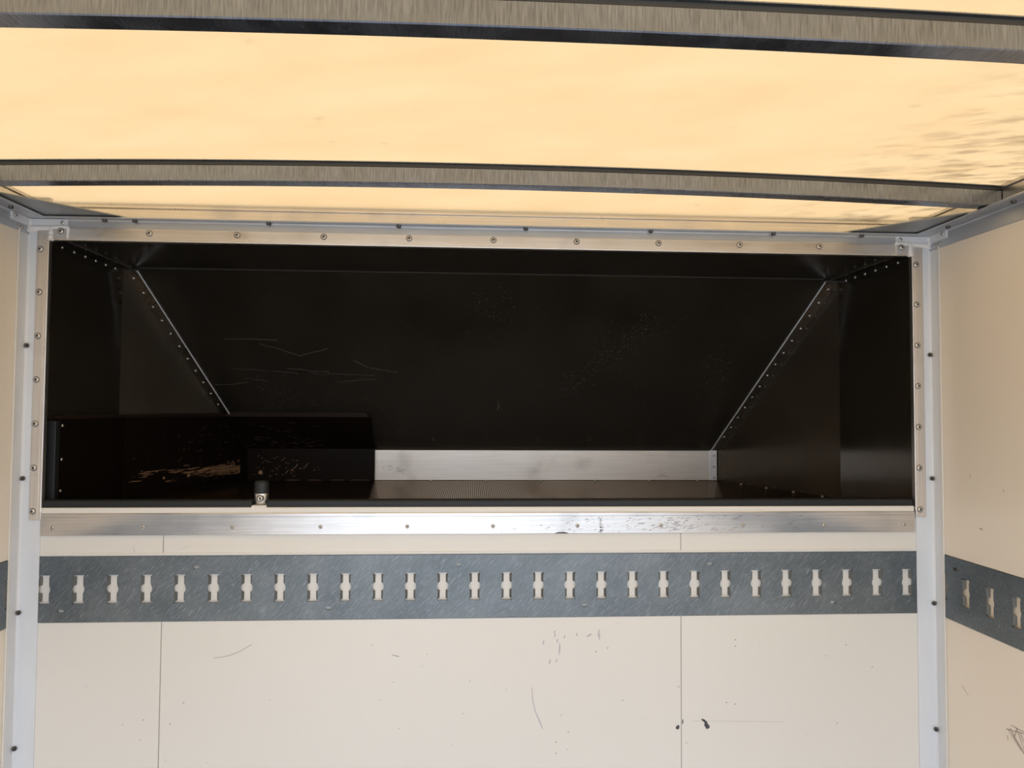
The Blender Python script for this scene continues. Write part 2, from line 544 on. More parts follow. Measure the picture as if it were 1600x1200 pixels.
def roofz(x, y):
    return 2.184 + 0.018*(1-(x/1.065)**2)*min(1, max(0, (0.03-y)/0.22))
bm = bmesh.new()
nx, ny = 32, 48
g = [[bm.verts.new((-1.095+2.19*i/nx, YR+(0.075-YR)*j/ny, roofz(-1.065+2.13*i/nx, YR+(0.075-YR)*j/ny))) for i in range(nx+1)] for j in range(ny+1)]
for j in range(ny):
    for i in range(nx):
        bm.faces.new((g[j][i], g[j+1][i], g[j+1][i+1], g[j][i+1])).smooth = True
ceiling = struct(obj('ceiling', bm, roof_m))

# ------------------------------------------------------------------ corner posts and cornice rails (structure)
T = 0.003
def post(s, name):
    p = bpy.data.objects.new(name, None)
    COL.objects.link(p)
    struct(p)
    bm = bmesh.new()
    # folded angle in plan with a slightly rounded toe
    pts = [(s*1.0305, 0.0), (s*1.0305, -T), (s*(XW-T-0.004), -T-0.001), (s*(XW-T), -T-0.005), (s*(XW-T), -0.0385), (s*XW, -0.0385), (s*XW, 0.0)]
    prism(bm, pts, 'Z', 0.0, 2.0975, 0.0006)
    box(bm, *sorted((s*1.0305, s*(XW-0.0005))), -T, 0.0, 2.0975, 2.113)
    obj('angle_profile', bm, post_m, p)
    bm = bmesh.new()
    box(bm, *sorted((s*(XW-T-0.0012), s*(XW-T+0.001))), -0.0405, -0.036, 0.0, 2.106, 0.0006)
    obj('edge_bead', bm, panel, p)
    for z in (1.841, 1.5385, 1.237, 0.9365):
        fixing(screw_me, 'screw', (s*(XW-T-0.003), -0.0065, z), (-s*0.7, -0.7, 0), p)
    return p
post(-1, 'trim_1')
post(1, 'trim_2')

def cornice_side(s, name):
    p = bpy.data.objects.new(name, None)
    COL.objects.link(p)
    struct(p)
    bm = bmesh.new()
    pts = [(s*XW, 2.098), (s*(XW-T), 2.098), (s*(XW-T), ZR-0.006), (s*(XW-T-0.004), ZR-T), (s*1.0345, ZR-T), (s*1.0315, ZR-0.001), (s*1.0345, ZR+0.002), (s*XW, ZR+0.002)]
    prism(bm, pts, 'Y', YR, -0.0005, 0.0006)
    obj('wall_angle', bm, cornice_m, p)
    bm = bmesh.new()
    prism(bm, [(s*1.067, ZR+0.0022), (s*1.067, 2.174), (s*1.063, 2.176), (s*1.063, 2.183), (s*(XW+0.003), 2.183), (s*(XW+0.003), ZR+0.0022)], 'Y', YR, 0.028, 0.0006)
    obj('roof_fascia', bm, trim_m, p)
    for k in range(6):
        y = -0.105-0.2*k
        fixing(screw_me, 'screw', (s*1.052, y, ZR-T), (0, 0, -1), p)
    return p
cornice_side(-1, 'trim_3')
cornice_side(1, 'trim_4')
p = bpy.data.objects.new('trim_5', None)
COL.objects.link(p)
struct(p)
bm = bmesh.new()
prism(bm, [(0.0, 2.1125), (-T, 2.1125), (-T, ZR-0.006), (-T-0.002, ZR-T+0.0004), (-0.0195, ZR-T+0.0004), (-0.021, ZR-0.001), (-0.0195, ZR+0.001), (0.0, ZR+0.001)], 'X', -XW+T, XW-T, 0.0005)
obj('wall_angle', bm, cornice_m, p)
bm = bmesh.new()
prism(bm, [(0.036, ZR+0.001), (0.036, 2.172), (0.030, 2.1735), (0.030, 2.1785), (0.036, 2.180), (0.036, 2.2065), (0.055, 2.2065), (0.055, ZR+0.001)], 'X', -1.066, 1.066, 0.0005)
obj('roof_fascia', bm, alu_h, p)
bm = bmesh.new()
box(bm, -1.066, 1.066, 0.0005, 0.038, ZR+0.0005, ZR+0.0025)
obj('ledge', bm, trim_m, p)
for x in (-0.9045, -0.8365, -0.5318, -0.2294, 0.0719, 0.3744, 0.678, 0.9002):
    fixing(screw_me, 'screw', (x, -0.0085, ZR-T), (0, 0, -1), p)

# gusset plates in the two upper front corners
for s, nm in ((-1, 'left'), (1, 'right')):
    bm = bmesh.new()
    prism(bm, [(s*1.066, -0.001), (s*0.850, -0.001), (s*0.848, -0.004), (s*1.062, -0.224), (s*1.066, -0.222)], 'Z', ZR+0.0022, ZR+0.0047, 0.0005)
    o = obj('corner_gusset', bm, gusset_m)
    tag(o, 'grey triangular gusset plate under the roof in the upper %s corner' % nm, 'gusset plate')

# ------------------------------------------------------------------ cast corner brackets with sealant
def bracket(s, nm):
    t = thing('corner_bracket', 'pale riveted bracket smeared with white sealant in the upper %s corner' % nm, 'bracket', (s*(XW-T), -T, 2.0855))
    bm = bmesh.new()
    box(bm, *sorted((s*(XW-T-0.001), s*0.9870)), -0.0072, -T+0.0002, 2.1165, 2.1335, 0.0012)
    obj('front_plate', bm, post_m, t)
    bm = bmesh.new()
    box(bm, *sorted((s*(XW-T-0.0035), s*(XW-T+0.0002))), -0.072, -0.004, 2.1155, 2.1335, 0.0012)
    obj('side_plate', bm, post_m, t)
    bm = bmesh.new()
    box(bm, *sorted((s*1.0235, s*0.9865)), -0.0095, -0.0065, 2.0865, 2.1135, 0.0008)
    obj('strip_cleat', bm, alu_h, t)
    fixing(small_me, 'rivet', (s*0.9985, -0.0072, 2.1255), (0, -1, 0), t)
    fixing(rivet_me, 'rivet', (s*1.0005, -0.0093, 2.1055), (0, -1, 0), t)
    fixing(small_me, 'rivet', (s*(XW-T-0.0035), -0.0585, 2.1275), (-s, 0, 0), t)
    for y in (-0.042, -0.029):
        fixing(small_me, 'rivet', (s*(XW-T-0.0002), y, 2.1075), (-s, 0, 0), t)
    # beads of sealant run by hand
    def bead(path):
        b = bmesh.new()
        seg = 8
        rings = []
        for i, (px, py, pz, r) in enumerate(path):
            a_ = path[max(i-1, 0)]
            c_ = path[min(i+1, len(path)-1)]
            d = (Vector(c_[:3])-Vector(a_[:3])).normalized()
            q = Vector((0, 0, 1)).rotation_difference(d)
            rings.append([b.verts.new(Vector((px, py, pz)) + q @ Vector((r*math.cos(2*PI*k/seg), r*math.sin(2*PI*k/seg), 0))) for k in range(seg)])
        for i in range(len(rings)-1):
            for k in range(seg):
                j = (k+1) % seg
                b.faces.new((rings[i][k], rings[i][j], rings[i+1][j], rings[i+1][k]))
        b.faces.new(rings[0][::-1])
        b.faces.new(rings[-1])
        return obj('sealant_bead', b, sealant, t, smooth=True)
    n = 14
    def run(p0, p1, r0, r1):
        return [tuple(p0[k]+(p1[k]-p0[k])*i/n for k in range(3)) + ((r0+(r1-r0)*i/n)*random.uniform(1.2, 1.75),) for i in range(n+1)]
    bead(run((s*1.0735, -0.0045, 2.1110), (s*0.985, -0.006, 2.1155), 0.0050, 0.0036))
    bead(run((s*1.0225, -0.0065, 2.1130), (s*1.0235, -0.0075, 2.0830), 0.0036, 0.0050))
    bead(run((s*1.0715, -0.0050, 2.1330), (s*1.0715, -0.0055, 2.1020), 0.0036, 0.0046))
    if s < 0:
        bead(run((s*0.986, -0.0065, 2.1155), (s*0.9865, -0.0075, 2.0870), 0.0028, 0.0012))
    return t
bracket(-1, 'left')
bracket(1, 'right')

# ------------------------------------------------------------------ roof bows
def bow(yf, label):
    t = thing('roof_bow', label, 'roof bow', (0, yf, 2.16), 'arched metal bows across the roof')
    def sweep(name, sec, m, x1):
        b = bmesh.new()
        N = 40
        prev = None
        for i in range(N+1):
            x = -x1+2*x1*i/N
            dz = 0.019*(1-(x/1.065)**2)
            ring = [b.verts.new((x, yf+dy, z+dz)) for dy, z in sec]
            if prev:
                for k in range(len(sec)):
                    j = (k+1) % len(sec)
                    b.faces.new((prev[k], prev[j], ring[j], ring[k]))
            else:
                b.faces.new(ring)
            prev = ring
        b.faces.new(prev[::-1])
        bmesh.ops.recalc_face_normals(b, faces=b.faces[:])
        return obj(name, b, m, t)
    r = 0.0016
    zb, zt = 2.1385, 2.1720
    sweep('beam', [(r, zb), (0.0325-r, zb), (0.0325, zb+r), (0.0325, zt-r), (0.0325-r, zt), (r, zt), (0, zt-r), (0, zb+r)], bow_m, 1.0655)
    sweep('neck_strip', [(0.0035, zt), (0.029, zt), (0.029, zt+0.0078), (0.0035, zt+0.0078)], bow_dark, 1.0655)
    sweep('top_flange', [(-0.003, zt+0.0078), (0.036, zt+0.0078), (0.036, zt+0.0095), (-0.003, zt+0.0095)], bow_m, 1.0655)
    return t
bow(-0.255, 'grey brushed metal roof bow nearest the front wall, end seen at right')
bow(-0.850, 'grey brushed metal roof bow along the top edge of the photo')

# ------------------------------------------------------------------ strips framing the overcab opening
t = thing('opening_strip', 'long riveted aluminium strip along the top of the dark opening', 'metal strip', (0, 0, 2.0855), 'riveted strips framing the opening')
bm = bmesh.new()
box(bm, -XO+0.001, XO-0.001, -0.0065, -0.0005, ZO, 2.1135, 0.001)
box(bm, -XO+0.001, XO-0.001, -0.0070, -0.0050, ZO+0.0075, ZO+0.0082)
box(bm, -XO, XO, -0.0055, 0.010, ZO-0.0005, ZO+0.0025, 0.0008)
obj('strip', bm, alu_h, t)
for i in range(9):
    fixing(rivet_me, 'rivet', (-0.8035+0.1996*i, -0.0065, 2.1045), (0, -1, 0), t)
for s, nm, zs in ((-1, 'left', (2.0636, 1.9640, 1.8633, 1.7632, 1.6626, 1.5623, 1.4640)), (1, 'right', (2.0638, 1.9646, 1.8643, 1.7643, 1.6640, 1.5641, 1.4631))):
    t = thing('opening_strip', 'upright riveted aluminium strip down the %s side of the dark opening' % nm, 'metal strip', (s*1.04, 0, 1.444), 'riveted strips framing the opening')
    bm = bmesh.new()
    box(bm, *sorted((s*1.0545, s*XO)), -0.0068, -T+0.0003, 1.4440, 2.1100, 0.001)
    box(bm, *sorted((s*1.0345, s*1.0352)), -0.0074, -0.0060, 1.4450, 2.1090)
    box(bm, *sorted((s*(XO+0.0025), s*(XO-0.0005))), -0.0060, 0.006, 1.4612, 2.0840, 0.0008)
    obj('strip', bm, alu_v, t)
    for z in zs:
        fixing(rivet_me, 'rivet', (s*(1.0465 if s < 0 else 1.0385), -0.0068, z), (0, -1, 0), t)
t = thing('sill_profile', 'wide riveted aluminium sill strip along the bottom of the dark opening', 'metal strip', (0, 0, 1.41))
bm = bmesh.new()
prism(bm, [(0.0, 1.4085), (-0.0055, 1.4085), (-0.0065, 1.4095), (-0.0065, 1.4500), (-0.0074, 1.4508), (-0.0074, 1.4575), (-0.0060, SILL), (0.0, SILL)], 'X', -1.0275, 1.0245, 0.0)
obj('front_strip', bm, alu_sill, t)
bm = bmesh.new()
prism(bm, [(0.0, SILL-0.002), (-0.0040, SILL-0.002), (-0.0040, SILL+0.0102), (-0.0025, SILL+0.0122), (0.0300, SILL+0.0122), (0.0300, SILL-0.002)], 'X', -1.0275, 1.0245, 0.0)
box(bm, -0.5605, -0.5265, -0.0036, 0.0300, SILL+0.0115, SILL+0.0165, 0.0006)
obj('capping', bm, panel, t)
for i in range(11):
    fixing(small_me, 'rivet', (-1.0018+0.2*i, -0.0065, 1.4268), (0, -1, 0), t)
def onsill(a_, b_): return (a_, -0.0069, b_)
fs = []
for k in range(170):
    x = random.choice((random.gauss(0.24, 0.09), random.gauss(0.44, 0.06), random.gauss(0.40, 0.04), random.uniform(0.4, 0.75)))
    z = random.uniform(1.411, 1.455)
    w = random.uniform(0.002, 0.013)
    fs.append([(x, z, .0004), (x+w/2, z+w*0.12, random.uniform(.0004, .0011)), (x+w, z+w*random.uniform(0.1, 0.35), .0003)])
for k in range(46):
    x = 0.2535+random.gauss(0, 0.0022)
    z = random.uniform(1.411, 1.456)
    fs.append([(x, z, .0012), (x+.002, z+.001, .0012)])
marks(t, 'grime', mat('grime', (0.16, 0.13, 0.11, 1), 0.7), fs, onsill, True)
marks(t, 'edge_nick', dark, [[(0.145, 1.4095, .0015), (0.155, 1.4108, .003), (0.168, 1.4108, .003), (0.176, 1.4095, .0012)]], onsill)

# ------------------------------------------------------------------ lashing rails
def slot_outline(cx_):
    """rectangle with rounded bulge at mid height"""
    hw, hh, r = 0.0114, 0.0322, 0.0136
    pts = [(-hw-0.0012, -hh), (hw+0.0012, -hh), (hw+0.0012, -hh+0.005), (hw, -hh+0.007)]
    a0 = math.acos(hw/r)
    for i in range(9):
        a_ = -a0+2*a0*i/8
        pts.append((r*math.cos(a_), r*math.sin(a_)))
    pts += [(hw, hh-0.007), (hw+0.0012, hh-0.005), (hw+0.0012, hh)]
    full = pts + [(-x, z) for x, z in pts[::-1] if not (abs(abs(x)-hw-0.0012) < 1e-9 and abs(z+hh) < 1e-9)]
    return [(x+cx_, z) for x, z in full]

def rail_mesh(first, n, x0, x1, holes):
    """flat plate in (x, z) about the rail's middle; returns a bmesh with Y as thickness"""
    bm = bmesh.new()
    H = 0.0735
    loops = [[(x0, -H), (x1, -H), (x1, H), (x0, H)]]
    for i in range(n):
        c_ = first+0.075*i
        if c_-0.0142 < x0 or c_+0.0142 > x1:
            continue
        o_ = slot_outline(c_)
        loops.append([q for k, q in enumerate(o_) if (Vector(q)-Vector(o_[k-1])).length > 1e-6])
    for hx, hz in holes:
        loops.append([(hx+0.0038*sx+0.0034*math.cos(t), hz+0.0034*math.sin(t)) for sx, t in [(1, -PI/2+PI*k/6) for k in range(7)] + [(-1, PI/2+PI*k/6) for k in range(7)]])
    vs, es = [], []
    for lp in loops:
        k0 = len(vs)
        vs += [Vector(p_) for p_ in lp]
        es += [(k0+k, k0+(k+1) % len(lp)) for k in range(len(lp))]
    ov, oe, of = geometry.delaunay_2d_cdt(vs, es, [], 1, 1e-7)[:3]
    def inside(p_, lp):
        c = False
        for k in range(len(lp)):
            (ax, ay), (bx, by) = lp[k-1], lp[k]
            if (ay > p_[1]) != (by > p_[1]) and p_[0] < (bx-ax)*(p_[1]-ay)/(by-ay)+ax:
                c = not c
        return c
    bv = [bm.verts.new((v[0], 0, v[1])) for v in ov]
    for f in of:
        cx_ = sum(ov[k][0] for k in f)/len(f)
        cz_ = sum(ov[k][1] for k in f)/len(f)
        if any(abs(lp[0][0]-cx_) < 0.06 and inside((cx_, cz_), lp) for lp in loops[1:]):
            continue
        bm.faces.new([bv[k] for k in f])
    bmesh.ops.recalc_face_normals(bm, faces=bm.faces[:])
    return bm

def lashing_rail(label, first, n, x0, x1, holes, M, skip_bits=False):
    t = thing('lashing_rail', label, 'lashing rail', M.translation, 'slotted steel lashing rails')
    bm = rail_mesh(first, n, x0, x1, holes)
    r = bmesh.ops.extrude_face_region(bm, geom=bm.faces[:])
    for v in [g_ for g_ in r['geom'] if isinstance(g_, bmesh.types.BMVert)]:
        v.co.y -= 0.0026
    bmesh.ops.recalc_face_normals(bm, faces=bm.faces[:])
    loc = M.copy()
    loc.translation = (0, 0, 0)
    def add(name, b, m, par=None):
        b.transform(loc)
        me = bpy.data.meshes.new(name)
        b.normal_update()
        b.to_mesh(me)
        b.free()
        me.materials.append(m)
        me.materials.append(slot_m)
        o = bpy.data.objects.new(name, me)
        COL.objects.link(o)
        o.parent = t
        return o
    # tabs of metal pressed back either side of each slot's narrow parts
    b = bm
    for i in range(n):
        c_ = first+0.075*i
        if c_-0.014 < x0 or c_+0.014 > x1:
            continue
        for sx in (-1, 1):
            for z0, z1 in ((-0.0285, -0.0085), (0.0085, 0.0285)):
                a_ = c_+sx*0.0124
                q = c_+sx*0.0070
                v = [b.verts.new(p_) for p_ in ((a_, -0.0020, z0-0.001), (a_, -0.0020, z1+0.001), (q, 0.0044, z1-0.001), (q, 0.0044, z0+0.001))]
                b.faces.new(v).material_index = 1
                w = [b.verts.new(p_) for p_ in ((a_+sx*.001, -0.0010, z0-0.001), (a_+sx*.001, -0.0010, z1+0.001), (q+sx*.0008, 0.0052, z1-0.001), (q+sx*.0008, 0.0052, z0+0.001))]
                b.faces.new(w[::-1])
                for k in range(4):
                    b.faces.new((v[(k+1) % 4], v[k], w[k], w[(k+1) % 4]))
    bmesh.ops.recalc_face_normals(b, faces=b.faces[:])
    add('slotted_plate', b, galv)
    return t
ZM = (RB+RT)/2
lashing_rail('long grey slotted lashing rail set level across the front wall', -1.0186, 28, -1.074, 1.074,
             [(-0.6828, 0.0475), (-0.0811, 0.0495), (0.5186, 0.0475), (-0.9815, -0.0487), (-0.3822, -0.0480), (0.2158, -0.0475), (0.8204, -0.0468)],
             Matrix.Translation((0, 0.0006, ZM)))
# side rails: local x runs rearwards from the front wall
MR = Matrix.Translation((XW+0.0006, 0, ZM)) @ Matrix.Rotation(-PI/2, 4, 'Z')
lashing_rail('grey slotted lashing rail on the right hand wall beside the corner post', 0.0352, 42, 0.004, 3.15, [(0.078, 0.0475), (0.68, 0.0475)], MR)
ML = Matrix.Translation((-XW-0.0006, 0, ZM)) @ Matrix.Rotation(PI/2, 4, 'Z')
lashing_rail('grey slotted lashing rail just showing on the left hand wall', -0.0352-0.075*41, 42, -3.15, -0.004, [(-0.378, 0.0475)], ML)

# ------------------------------------------------------------------ overcab compartment
XS, YC, YF, ZF = 1.05, 0.385, 0.935, 1.441
XF, ZU, ZT = 0.865, 1.550, 2.100
def lean(x, z, off=0.0):          # sloping front panel
    return Vector((x, YF-(z-ZU)-off*0.7071, z-off*0.7071))
bm = bmesh.new()
slab(bm, [lean(-XF, ZU), lean(XF, ZU), lean(XS, ZT), lean(-XS, ZT)], (0, 0.014, 0.014))
slab(bm, [(-XF, YF, ZF-0.02), (XF, YF, ZF-0.02), (XF, YF, ZU+0.004), (-XF, YF, ZU+0.004)], (0, 0.02, 0))
wof = struct(obj('wall_overcab_front', bm, ply_m))
for s, nm in ((-1, 'left'), (1, 'right')):
    bm = bmesh.new()
    slab(bm, [(s*XS, 0.012, ZF-0.02), (s*XS, YC, ZF-0.02), (s*XS, YC, ZT+0.005), (s*XS, 0.012, ZT+0.005)], (s*0.02, 0, 0))
    w = struct(obj('wall_overcab_'+nm, bm, ply_m))
    bm = bmesh.new()
    nx_, ny_ = 0.55, 0.185
    l_ = math.hypot(nx_, ny_)
    slab(bm, [(s*XS, YC, ZF-0.02), (s*XF, YF, ZF-0.02), (s*XF, YF, ZU), (s*XS, YC, ZT)], (s*0.02*nx_/l_, 0.02*ny_/l_, 0))
    struct(obj('wall_overcab_front_'+nm, bm, ply_side if s > 0 else ply_pale))
bm = bmesh.new()
box(bm, -XS-0.02, XS+0.02, 0.0315, YC+0.03, ZT, ZT+0.02)
struct(obj('ceiling_overcab', bm, ply_m))
bm = bmesh.new()
box(bm, -XS-0.02, XS+0.02, 0.0325, YF+0.02, ZF-0.02, ZF)
deck = struct(obj('floor_overcab', bm, deck_m))
for x in (-0.2, 0.0, 0.2, 0.4, 0.6, 0.78):
    fixing(dome_me, 'screw', (x, 0.900, ZF), (0, 0, 1), deck)
for x, y in ((0.905, 0.780), (0.945, 0.66), (0.985, 0.545), (1.022, 0.43)):
    fixing(dome_me, 'screw', (x-0.006, y, ZF), (0, 0, 1), deck)

# marks on the sloping panel
onlean = lambda a_, b_: lean(a_, b_, 0.0007)
def jag(x0, z0, x1, z1, n, amp, w):
    return [(x0+(x1-x0)*i/n, z0+(z1-z0)*i/n+random.uniform(-amp, amp), w*random.uniform(0.5, 1.3)) for i in range(n+1)]
sc = [jag(-0.827, 1.917, -0.735, 1.917, 4, .001, .0013), jag(-0.735, 1.917, -0.666, 1.915, 4, .001, .0018), jag(-0.72, 1.905, -0.60, 1.870, 6, .002, .0012),
      jag(-0.611, 1.869, -0.514, 1.891, 7, .0012, .0013), jag(-0.437, 1.857, -0.393, 1.836, 4, .001, .0016), jag(-0.393, 1.836, -0.296, 1.821, 6, .001, .0013),
      jag(-0.655, 1.832, -0.52, 1.819, 9, .002, .0015), jag(-0.59, 1.816, -0.375, 1.812, 9, .002, .0009), jag(-0.50, 1.790, -0.37, 1.800, 6, .001, .0009),
      jag(0.036, 1.700, 0.040, 1.714, 3, .0006, .0022), jag(0.040, 1.714, 0.038, 1.728, 3, .0006, .0018), jag(-0.83, 1.83, -0.62, 1.818, 7, .002, .001),
      jag(-0.90, 1.776, -0.79, 1.786, 5, .003, .0012), jag(-0.80, 1.80, -0.72, 1.79, 5, .003, .001)]
marks(wof, 'long_scratches', palescr, sc, onlean, True)
sc = []
for k in range(900):
    r_ = random.random()
    if r_ < 0.5:
        u_ = random.random()
        x, z = 0.25+0.27*u_+random.gauss(0, 0.035), 1.765+0.23*u_+random.gauss(0, 0.02)
    elif r_ < 0.68:
        x, z = random.gauss(-0.68, 0.075), random.gauss(1.74, 0.045)
    elif r_ < 0.76:
        x, z = random.gauss(0.03, 0.06), random.gauss(2.01, 0.035)
    elif r_ < 0.82:
        x, z = random.gauss(0.75, 0.03), random.gauss(1.84, 0.05)
    else:
        x, z = random.uniform(-0.85, 0.8), random.uniform(1.62, 2.05)
    if abs(x) > XF+(z-ZU)/(ZT-ZU)*(XS-XF)-0.05:
        continue
    w = random.uniform(0.001, 0.0045)
    an = random.uniform(-0.4, 0.8)
    sc.append([(x, z, .0004), (x+w*math.cos(an)/2, z+w*math.sin(an)/2, random.uniform(.0005, .0016)), (x+w*math.cos(an), z+w*math.sin(an), .0004)])
bm = bmesh.new()
slab(bm, [lean(-1.005, ZT-0.0012, 0.0008), lean(1.005, ZT-0.0012, 0.0008), lean(1.005, ZT-0.0002, 0.0008), lean(-1.005, ZT-0.0002, 0.0008)], (0, 0.0004, 0.0004))
obj('fold_joint', bm, mat('joint_line', (0.10, 0.10, 0.10, 1), 0.5), wof)
marks(wof, 'dusty_scuffs', palescr, sc[::2], onlean, True)
marks(wof, 'dull_scuffs', dimscr, sc[1::2], onlean, True)

# bare aluminium kick plate along the foot of the front wall
t = tag(None or thing('kick_plate', 'pale bare aluminium kick plate at the foot of the black front panel', 'metal plate', (0, YF, ZF)), 'pale bare aluminium kick plate at the foot of the black front panel', 'metal plate')
bm = bmesh.new()
box(bm, -0.856, 0.858, YF-0.004, YF-0.0002, ZF+0.0005, ZU+0.001, 0.0008)
obj('plate', bm, kick_m, t)
fs = []
for cx_, cz_, n_, sp_ in ((-0.315, 1.474, 40, .010), (-0.36, 1.49, 22, .012), (0.66, 1.455, 30, .012), (0.74, 1.47, 10, .02), (0.60, 1.53, 10, .012)):
    for k in range(n_):
        x, z = random.gauss(cx_, sp_), min(ZU-.004, max(ZF+.004, random.gauss(cz_, sp_*0.6)))
        fs.append([(x, z, .0005), (x+random.uniform(.001, .006), z+random.uniform(-.001, .002), .0012)])
marks(t, 'grime', mat('plate_grime', (0.14, 0.10, 0.075, 1), 0.7), fs, lambda a_, b_: (a_, YF-0.0048, b_), True)

# riveted corner trims
def plate_between(bm, p0, p1, q1, q0, nrm, th):
    slab(bm, [p0, p1, q1, q0], Vector(nrm).normalized()*th)
for s, nm in ((-1, 'left'), (1, 'right')):
    t = thing('corner_trim', 'slanting riveted aluminium angle in the %s corner of the black front panel' % nm, 'corner trim', lean(s*0.865, ZU), 'riveted corner angles inside the overcab')
    bm = bmesh.new()
    n_ = (0, -1, -1)
    z0 = ZU-0.002
    A = [lean(s*(0.845-0.003), z0), lean(s*1.0135, 2.094), lean(s*1.0485, 2.094), lean(s*0.8645, z0+0.0)]
    slab(bm, A, Vector((0, -0.7, -0.7))*0.004)
    obj('slanting_flange', bm, trim_m, t)
    bm = bmesh.new()
    # rolled outer edge that catches the light
    e0, e1 = lean(s*0.841, z0, 0.003), lean(s*1.012, 2.094, 0.003)
    d = (e1-e0).normalized()
    q = Vector((0, 0, 1)).rotation_difference(d)
    rings = []
    for P_ in (e0, e1):
        rings.append([bm.verts.new(P_+q @ Vector((0.0022*math.cos(2*PI*k/8), 0.0022*math.sin(2*PI*k/8), 0))) for k in range(8)])
    for k in range(8):
        bm.faces.new((rings[0][k], rings[0][(k+1) % 8], rings[1][(k+1) % 8], rings[1][k]))
    obj('rolled_edge', bm, post_m, t, smooth=True)
    if s > 0:
        bm = bmesh.new()
        box(bm, 0.8365, 0.8640, YF-0.0085, YF-0.0045, ZF+0.0005, ZU+0.003, 0.0008)
        obj('foot_flange', bm, alu_v, t)
        for z in (1.4510, 1.4915, 1.5325):
            fixing(small_me, 'rivet', (0.8530, YF-0.0085, z), (0, -1, 0), t)
    for i in range(14):
        z = 1.607+0.0360*i
        if s < 0 and z < 1.70:
            continue
        x = 0.874+(1.030-0.874)*(i/13)
        fixing(dome_me, 'rivet', lean(s*x, z, 0.004), (0, -1, -1), t)
    t = thing('roof_trim', 'riveted aluminium angle where the overcab ceiling meets its %s wall' % nm, 'corner trim', (s*XS, 0.2, ZT), 'riveted corner angles inside the overcab')
    bm = bmesh.new()
    box(bm, *sorted((s*(XS-0.0025), s*XS)), 0.036, YC-0.002, ZT-0.026, ZT-0.0003, 0.0006)
    box(bm, *sorted((s*(XS-0.026), s*XS)), 0.036, YC-0.002, ZT-0.0025, ZT-0.0003, 0.0006)
    obj('angle_profile', bm, ply_m, t)
    bm = bmesh.new()
    box(bm, *sorted((s*(XS-0.027), s*(XS-0.0245))), 0.036, YC-0.004, ZT-0.0035, ZT-0.0005, 0.0006)
    obj('rolled_edge', bm, alu_v, t)
    for y in (0.083, 0.134, 0.185, 0.236, 0.287, 0.338):
        fixing(dome_me, 'rivet', (s*(XS-0.0025), y, ZT-0.0125), (-s, 0, 0), t)

# worn black lining board round the lower left of the overcab
LT = 0.015
t = thing('lining_board', 'scuffed black lining board round the lower left of the overcab', 'lining board', (-XS, 0.05, ZF))
ZB = 1.672
bm = bmesh.new()
prism(bm, [(0.058, ZF+0.0005), (YC-0.004, ZF+0.0005), (YC-0.004, ZB), (0.072, ZB), (0.063, ZB-0.004), (0.058, ZB-0.016)], 'X', -XS+0.0005, -XS+LT, 0.0006)
so = obj('side_board', bm, liner_m, t)
for y, z in ((0.082, 1.656), (0.082, 1.575), (0.080, 1.500)):
    fixing(dome_me, 'screw', (-XS+LT, y, z), (1, 0, 0), so)
bm = bmesh.new()
A = Vector((-XS+LT, YC, 0))
B = Vector((-XF+0.0105, YF-0.020, 0))
dd = (B-A).normalized()
nn = Vector((-dd.y, dd.x, 0))          # towards the outer wall
zz = Vector((0, 0, 1))
ytop = YF-(ZB-ZU)-LT*1.5
fr = (YF-0.02-ytop)/(YF-0.02-YC)
Ct = B+(A-B)*fr
slab(bm, [A+zz*(ZF+.0005), B+zz*(ZF+.0005), B+zz*(ZU+.006), Ct+zz*ZB, A+zz*ZB], nn*0.012)
cb = obj('chamfer_board', bm, liner_m, t)
bm = bmesh.new()
XE = -0.4035
slab(bm, [(-XF+0.0105, YF-0.02, ZF+.0005), (XE, YF-0.02, ZF+.0005), (XE, YF-0.02, ZU+.006), (-XF+0.0105, YF-0.02, ZU+.006)], (0, 0.0145, 0))
slab(bm, [(-XF+0.0105, YF-0.02, ZU+.006), (XE, YF-0.02, ZU+.006), (XE, YF-0.02-(ZB-ZU-.006), ZB), (Ct.x, YF-0.02-(ZB-ZU-.006), ZB)], (0, 0.0085, 0.0085))
fb = obj('front_board', bm, liner_m, t)
bm = bmesh.new()
box(bm, -XS+0.0005, -XS+LT+0.002, 0.070, YC-0.003, ZB, ZB+0.008, 0.001)
slab(bm, [A+zz*ZB-nn*.001, Ct+zz*ZB-nn*.001, Ct+zz*(ZB+.012)-nn*.001, A+zz*(ZB+.008)-nn*.001], nn*0.012)
yt = YF-0.02-(ZB-ZU-.006)
slab(bm, [(Ct.x, yt-.001, ZB), (XE-0.010, yt-.001, ZB), (XE-0.013, yt-.001, ZB+.012), (XE-0.018, yt-.001, ZB+.0175), (Ct.x-0.004, yt-.001, ZB+.0165)], (0, 0.012, 0))
obj('top_edge', bm, liner_cap, t)
oncham = lambda a_, b_: A+dd*a_+zz*b_-nn*0.0006
sc = []
for k in range(170):
    u_ = random.random()
    a_ = 0.515-abs(random.gauss(0, 0.17))
    z = 1.488+random.gauss(0, 0.008)+(0.515-a_)*0.03
    w = random.uniform(0.008, 0.07)
    a_ = min(max(0.02, a_), 0.51)
    w = min(w, 0.518-a_)
    sc.append([(a_, z, .0006), (a_+w*.3, z+random.uniform(-.001, .001), random.uniform(.0005, .0028)), (a_+w*.7, z+random.uniform(-.001, .001), random.uniform(.0004, .0024)), (a_+w, z, .0006)])
for k in range(26):
    a_ = random.uniform(0.44, 0.512)
    z = random.uniform(1.468, 1.512)
    sc.append([(a_, z, .002), (a_+.002, z+random.uniform(.004, .012), .003)])
sc.append(blob(0.262, 1.486, 0.016, 0.011))
sc.append(blob(0.155, 1.488, 0.010, 0.008))
for x0 in (0.03, 0.052):
    pass
marks(cb, 'bare_wood_patch', wood, sc, oncham, True)
sc = []
